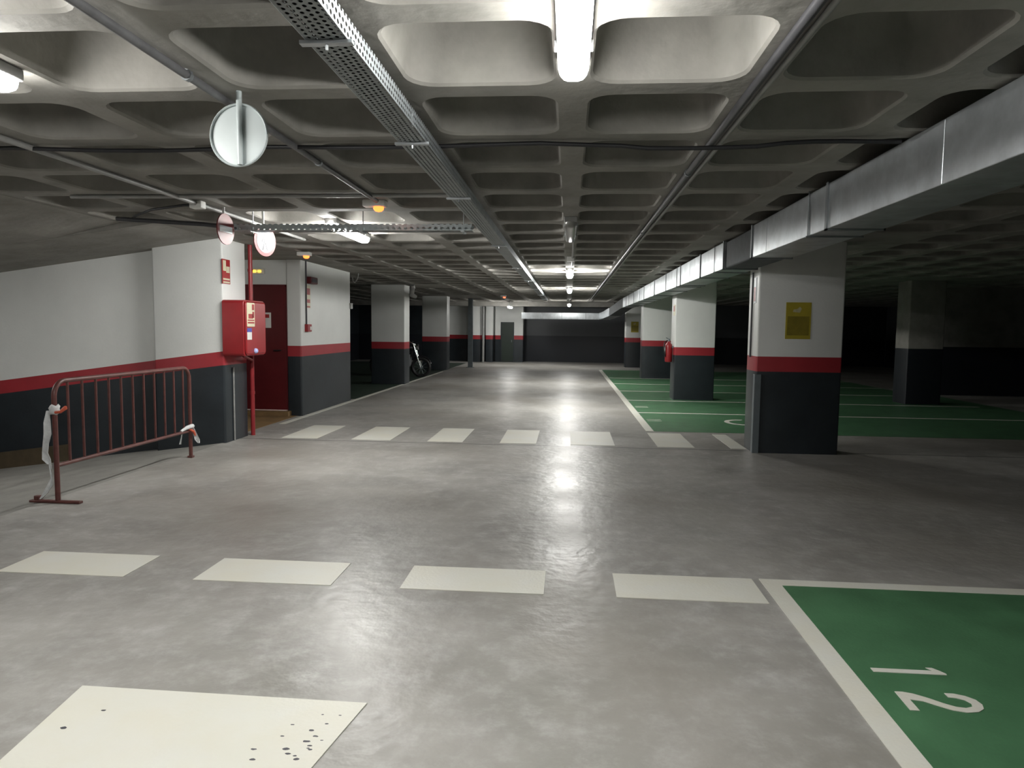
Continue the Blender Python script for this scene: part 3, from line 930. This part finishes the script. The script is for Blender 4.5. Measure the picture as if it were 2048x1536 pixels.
# ------------------------------------------------------------------ yellow notices, column fittings
def notice(x0, x1, y, z0, z1, label):
    t = empty('yellow_notice', ((x0 + x1) / 2, y, (z0 + z1) / 2), label, 'notice')
    b = MB(); b.box(x0, x1, y - 0.006, y + 0.001, z0, z1); b.build('sheet', M['yellow'], t)
    b = MB(); b.box(x0 + 0.02, x1 - 0.02, y - 0.007, y - 0.0055, z0 + 0.10 * (z1 - z0), z0 + 0.62 * (z1 - z0)); b.build('print', M['yellow_dark'], t)
    b = MB()
    cx, cz = x0 + 0.45 * (x1 - x0), z0 + 0.76 * (z1 - z0)
    k = (x1 - x0)
    b.prism([(cx - 0.18 * k, cz - 0.03 * k), (cx + 0.10 * k, cz - 0.06 * k), (cx + 0.17 * k, cz + 0.10 * k), (cx + 0.10 * k, cz + 0.18 * k), (cx - 0.02 * k, cz + 0.08 * k), (cx - 0.15 * k, cz + 0.07 * k)],
            -y + 0.0055, -y + 0.007, lambda a, bb, c_: (a, -c_, bb))
    b.build('emblem', M['yellow_pale'], t)


notice(2.695, 3.0, 9.02, 1.45, 1.905, 'yellow notice on the column nearest the camera')
notice(2.50, 2.80, 28.6, 1.42, 1.85, 'small yellow notice on the far column at the end of the green bays')

b = MB(); b.tube([(2.345, 9.28, 1.21), (2.345, 9.28, 1.9), (2.345, 9.28, H - 0.36)], 0.012, 8)
tag(b.build('conduit', M['pipe_dark'], smooth=60), 'thin dark conduit down the aisle face of the column with the yellow notice', 'pipe')
t = empty('side_sign', (2.355, 9.2, 2.08), 'narrow red and white sign on the aisle face of the column with the yellow notice', 'sign')
b = MB(); b.box(2.352, 2.361, 9.14, 9.25, 1.90, 2.22); b.build('plate', M['sign_white'], t)
b = MB(); b.box(2.3505, 2.3525, 9.16, 9.23, 1.92, 2.10); b.build('print', M['sign_red'], t)
b = MB()
b.box(2.345, 2.362, 9.012, 9.09, 0.0, 1.0)
b.box(2.345, 2.42, 9.003, 9.021, 0.0, 1.0)
tag(b.build('corner_guard', M['steel'], smooth=40), 'grey metal guard on the foot corner of the column with the yellow notice', 'corner guard')

# fire extinguisher on the second column
t = empty('fire_extinguisher', (2.25, 15.9, 0.85), 'red fire extinguisher hung on the aisle face of the second column', 'fire extinguisher')
b = MB(); b.lathe([(0.03, 0), (0.075, 0.01), (0.082, 0.04), (0.082, 0.34), (0.07, 0.40), (0.035, 0.44), (0.025, 0.47)], (2.235, 15.9, 0.82), (0, 0, 1), 24); b.build('cylinder_body', M['cabinet'], t, 50)
b = MB(); b.lathe([(0.026, 0), (0.026, 0.05), (0.015, 0.06)], (2.235, 15.9, 1.285), (0, 0, 1), 14); b.tube([(2.235, 15.9, 1.33), (2.17, 15.9, 1.37)], 0.01, 6); b.build('valve', M['steel'], t, 50)
b = MB(); b.tube([(2.20, 15.88, 1.31), (2.13, 15.84, 1.26), (2.12, 15.82, 1.1), (2.15, 15.83, 0.95)], 0.012, 8); b.build('hose', M['black'], t, 60)
b = MB(); b.box(2.15, 2.158, 15.86, 15.94, 1.0, 1.16); b.build('sticker', M['white_plastic'], t)
b = MB(); b.box(2.30, 2.335, 15.84, 15.96, 1.14, 1.18); b.build('wall_hook', M['steel'], t)
t = empty('extinguisher_sign', (2.325, 15.85, 2.0), 'pale sign plate above the fire extinguisher', 'sign')
b = MB(); b.box(2.32, 2.332, 15.72, 15.95, 1.86, 2.10); b.build('plate', M['cream'], t)
b = MB(); b.box(2.318, 2.3205, 15.75, 15.92, 1.95, 2.07); b.build('pictogram', M['sign_red'], t)

# ------------------------------------------------------------------ posts at the far end
t = empty('steel_post', (-3.78, 26.9, 0), 'grey-blue steel post standing before the far wall, the wider of two', 'post')
b = MB()
b.box(-3.87, -3.70, 26.82, 26.84, 0.01, H); b.box(-3.87, -3.70, 26.98, 27.0, 0.01, H); b.box(-3.795, -3.775, 26.84, 26.98, 0.01, H)
b.build('shaft', M['steel'], t)
b = MB(); b.box(-3.93, -3.64, 26.76, 27.06, 0.0, 0.012); b.build('base_plate', M['steel'], t)
t = empty('drain_pipe', (-3.80, 31.2, 0), 'pale grey downpipe at the far end beside the wider steel post', 'pipe')
b = MB(); b.tube([(-3.80, 31.1, 0.0), (-3.80, 31.1, 1.2), (-3.80, 31.1, H - 0.18)], 0.055, 14); b.build('tube', M['pipe_grey'], t, 60)
for z in (0.9, 1.9):
    b = MB(); b.lathe([(0.062, -0.03), (0.062, 0.03)], (-3.80, 31.1, z), (0, 0, 1), 14); b.build('collar', M['pipe_grey'], t, 40)


# ------------------------------------------------------------------ pedestrian barrier
bx = -4.36
ya, yb = 5.60, 7.735
t = empty('crowd_barrier', (bx, (ya + yb) / 2, 0), 'rust-red tubular crowd barrier standing across the ramp entrance', 'barrier')
b = MB()
rc = 0.13
zt = 1.05
fn = lambda a, c_: (bx, a, c_)
pts = [(bx, ya, 0.02), (bx, ya, 0.5)] + arc(ya + rc, zt - rc, rc, 180, 90, 8, fn) + [(bx, (ya + yb) / 2, zt)] + arc(yb - rc, zt - rc, rc, 90, 0, 8, fn) + [(bx, yb, 0.5), (bx, yb, 0.02)]
b.tube(pts, 0.021, 14); b.build('frame', M['rust_red'], t, 60)
b = MB(); b.tube([(bx, ya, 0.325), (bx, yb, 0.315)], 0.018, 12); b.build('bottom_rail', M['rust_red'], t, 60)
nb = 11
for k in range(nb):
    y = ya + 0.165 + (yb - ya - 0.30) * k / (nb - 1)
    b = MB(); b.tube([(bx, y, 0.325), (bx, y, zt)], 0.0115, 8); b.build('bar', M['rust_red'], t, 60)
for y in (ya, yb):
    b = MB()
    if y == ya:
        b.rbox(bx - 0.25, bx + 0.21, y - 0.025, y + 0.025, 0.0, 0.022, 0.008, 'x')
        b.rbox(bx - 0.21, bx - 0.16, y - 0.02, y + 0.02, 0.022, 0.06, 0.008, 'z')
    else:
        b.rbox(bx - 0.03, bx + 0.03, y - 0.03, y + 0.03, 0.0, 0.022, 0.008, 'z')
    b.build('foot', M['rust_red'], t, 40)

t = empty('barrier_tape', (bx, ya, 0.8), 'white plastic tape knotted round the near upright of the barrier and hanging to its foot', 'tape')
b = MB()
rings = []
for z, rr in ((0.77, 0.030), (0.785, 0.042), (0.81, 0.038), (0.83, 0.044), (0.85, 0.030)):
    rings.append([(bx + rr * math.cos(q) * 1.0, ya + rr * math.sin(q), z + 0.008 * math.sin(3 * q)) for q in (2 * PI * i / 12 for i in range(12))])
b.loft(rings)
b.build('knot', M['tape_white'], t, 60)
b = MB()


def strip(b, spine, wd, th=0.004, tw=0.0):
    rings = []
    for i, (p, wv) in enumerate(zip(spine, wd)):
        a = tw * i + 0.5 * math.sin(i * 1.3)
        s = Vector((math.cos(a), math.sin(a), 0))
        n = Vector((-math.sin(a), math.cos(a), 0))
        p = Vector(p)
        rings.append([tuple(p + s * wv + n * th), tuple(p - s * wv * 0.2 + n * (th + 0.018)), tuple(p - s * wv + n * th), tuple(p - s * wv - n * th), tuple(p - s * wv * 0.2 - n * (th - 0.012)), tuple(p + s * wv - n * th)])
    b.loft(rings)


strip(b, [(bx - 0.045, ya - 0.02, 0.80), (bx - 0.055, ya - 0.02, 0.70), (bx - 0.055, ya - 0.02, 0.60), (bx - 0.075, ya - 0.02, 0.52), (bx - 0.085, ya - 0.02, 0.44), (bx - 0.075, ya - 0.02, 0.38), (bx - 0.05, ya - 0.02, 0.34)],
      [0.012, 0.026, 0.03, 0.036, 0.042, 0.035, 0.015])
strip(b, [(bx - 0.05, ya - 0.02, 0.35), (bx - 0.03, ya - 0.025, 0.22), (bx - 0.045, ya - 0.03, 0.16), (bx - 0.09, ya - 0.03, 0.09), (bx - 0.14, ya - 0.03, 0.035)], [0.006, 0.008, 0.022, 0.026, 0.008])
b.build('strip', M['tape_white'], t, 60)
b = MB()
b.tube([(bx + 0.03, ya - 0.03, 0.79), (bx + 0.08, ya - 0.035, 0.795), (bx + 0.125, ya - 0.035, 0.83), (bx + 0.13, ya - 0.035, 0.845)], [0.012, 0.013, 0.018, 0.008], 8)
b.build('loose_end', M['tape_red'], t, 60)

t = empty('barrier_tape', (bx, yb, 0.35), 'short white and red tape tied at the far upright of the barrier', 'tape')
b = MB()
b.tube([(bx - 0.0, yb - 0.2, 0.335), (bx + 0.02, yb - 0.1, 0.365), (bx + 0.025, yb + 0.0, 0.37), (bx, yb + 0.03, 0.36)], [0.012, 0.024, 0.027, 0.012], 8)
b.build('knot', M['tape_white'], t, 60)
b = MB(); strip(b, [(bx + 0.03, yb - 0.0, 0.35), (bx + 0.055, yb + 0.0, 0.28), (bx + 0.075, yb + 0.01, 0.21), (bx + 0.09, yb + 0.01, 0.17)], [0.012, 0.02, 0.026, 0.010])
strip(b, [(bx + 0.01, yb - 0.19, 0.33), (bx + 0.01, yb - 0.21, 0.26), (bx + 0.0, yb - 0.22, 0.19)], [0.005, 0.006, 0.010], 0.002)
b.build('strip', M['tape_white'], t, 60)
b = MB(); b.tube([(bx + 0.015, yb - 0.06, 0.345), (bx + 0.05, yb - 0.02, 0.31), (bx + 0.06, yb - 0.0, 0.26)], [0.010, 0.016, 0.008], 8)
b.build('loose_end', M['tape_red'], t, 60)


# ------------------------------------------------------------------ motorcycle in the dim bays
mx, my = -5.0, 21.4
t = empty('motorcycle', (mx, my, 0), 'dark motorcycle with glinting chrome parked in the dim bays past the pier', 'motorcycle')
# nose towards the aisle (+x), length along x
for wx in (mx + 0.45, mx - 0.85):
    b = MB()
    b.tube([(wx + 0.27 * math.cos(2 * PI * i / 28), my, 0.30 + 0.27 * math.sin(2 * PI * i / 28)) for i in range(29)], 0.05, 10)
    wh = b.build('wheel', M['black'], t, 60)
    b = MB()
    b.lathe([(0.05, -0.05), (0.05, 0.05)], (wx, my, 0.30), (0, 1, 0), 14)
    for i in range(10):
        a = 2 * PI * i / 10
        b.tube([(wx, my, 0.30), (wx + 0.23 * math.cos(a), my, 0.30 + 0.23 * math.sin(a))], 0.006, 5)
    b.build('hub', M['steel'], wh, 40)
b = MB(); b.loft([[(mx - 0.05 + x, my + wv * math.cos(q), z + h_ * math.sin(q)) for q in (2 * PI * i / 14 for i in range(14))] for x, wv, z, h_ in ((-0.28, 0.06, 0.80, 0.05), (-0.15, 0.13, 0.86, 0.10), (0.08, 0.15, 0.90, 0.12), (0.25, 0.10, 0.90, 0.09), (0.32, 0.05, 0.88, 0.05))])
b.build('fuel_tank', M['black_gloss'], t, 60)
b = MB(); b.rbox(mx - 1.0, mx - 0.28, my - 0.13, my + 0.13, 0.74, 0.85, 0.05, 'x'); b.build('seat', M['black'], t, 50)
b = MB(); b.rbox(mx - 0.45, mx + 0.12, my - 0.17, my + 0.17, 0.30, 0.68, 0.06, 'y'); b.build('engine', M['galv_dull'], t, 50)
b = MB()
b.tube([(mx + 0.20, my, 0.92), (mx - 0.35, my, 0.72), (mx - 0.85, my, 0.30)], 0.025, 8)
b.tube([(mx + 0.20, my, 0.88), (mx + 0.05, my, 0.35), (mx - 0.4, my, 0.28)], 0.025, 8)
b.build('chassis', M['black'], t, 60)
for s in (-1, 1):
    b = MB(); b.tube([(mx + 0.22, my + s * 0.09, 1.02), (mx + 0.45, my + s * 0.09, 0.30)], 0.022, 10); b.build('fork', M['chrome'], t, 60)
b = MB(); b.tube([(mx + 0.02, my - 0.38, 1.08), (mx + 0.14, my - 0.2, 1.08), (mx + 0.2, my, 1.02), (mx + 0.14, my + 0.2, 1.08), (mx + 0.02, my + 0.38, 1.08)], 0.013, 8); b.build('handlebar', M['chrome'], t, 60)
b = MB(); b.lathe([(0.03, -0.08), (0.08, -0.03), (0.09, 0.03), (0.085, 0.04), (0.02, 0.05)], (mx + 0.33, my, 0.92), (1, 0, 0), 20); b.build('headlight', M['chrome'], t, 50)
b = MB(); b.tube([(mx + 0.05, my - 0.18, 0.38), (mx - 0.3, my - 0.2, 0.28), (mx - 0.6, my - 0.2, 0.30), (mx - 1.05, my - 0.2, 0.36)], [0.022, 0.025, 0.04, 0.042], 12); b.build('exhaust', M['chrome'], t, 60)
b = MB(); b.tube([(mx + 0.45 + 0.33 * math.cos(R(a)), my, 0.30 + 0.33 * math.sin(R(a))) for a in range(20, 150, 12)], 0.03, 8); b.build('mudguard', M['black_gloss'], t, 60)
b = MB(); b.tube([(mx - 0.85 + 0.33 * math.cos(R(a)), my, 0.30 + 0.33 * math.sin(R(a))) for a in range(30, 170, 12)], 0.03, 8); b.build('mudguard', M['black_gloss'], t, 60)
b = MB(); b.tube([(mx - 0.25, my + 0.12, 0.32), (mx - 0.28, my + 0.26, 0.01)], 0.012, 6); b.build('side_stand', M['chrome'], t)
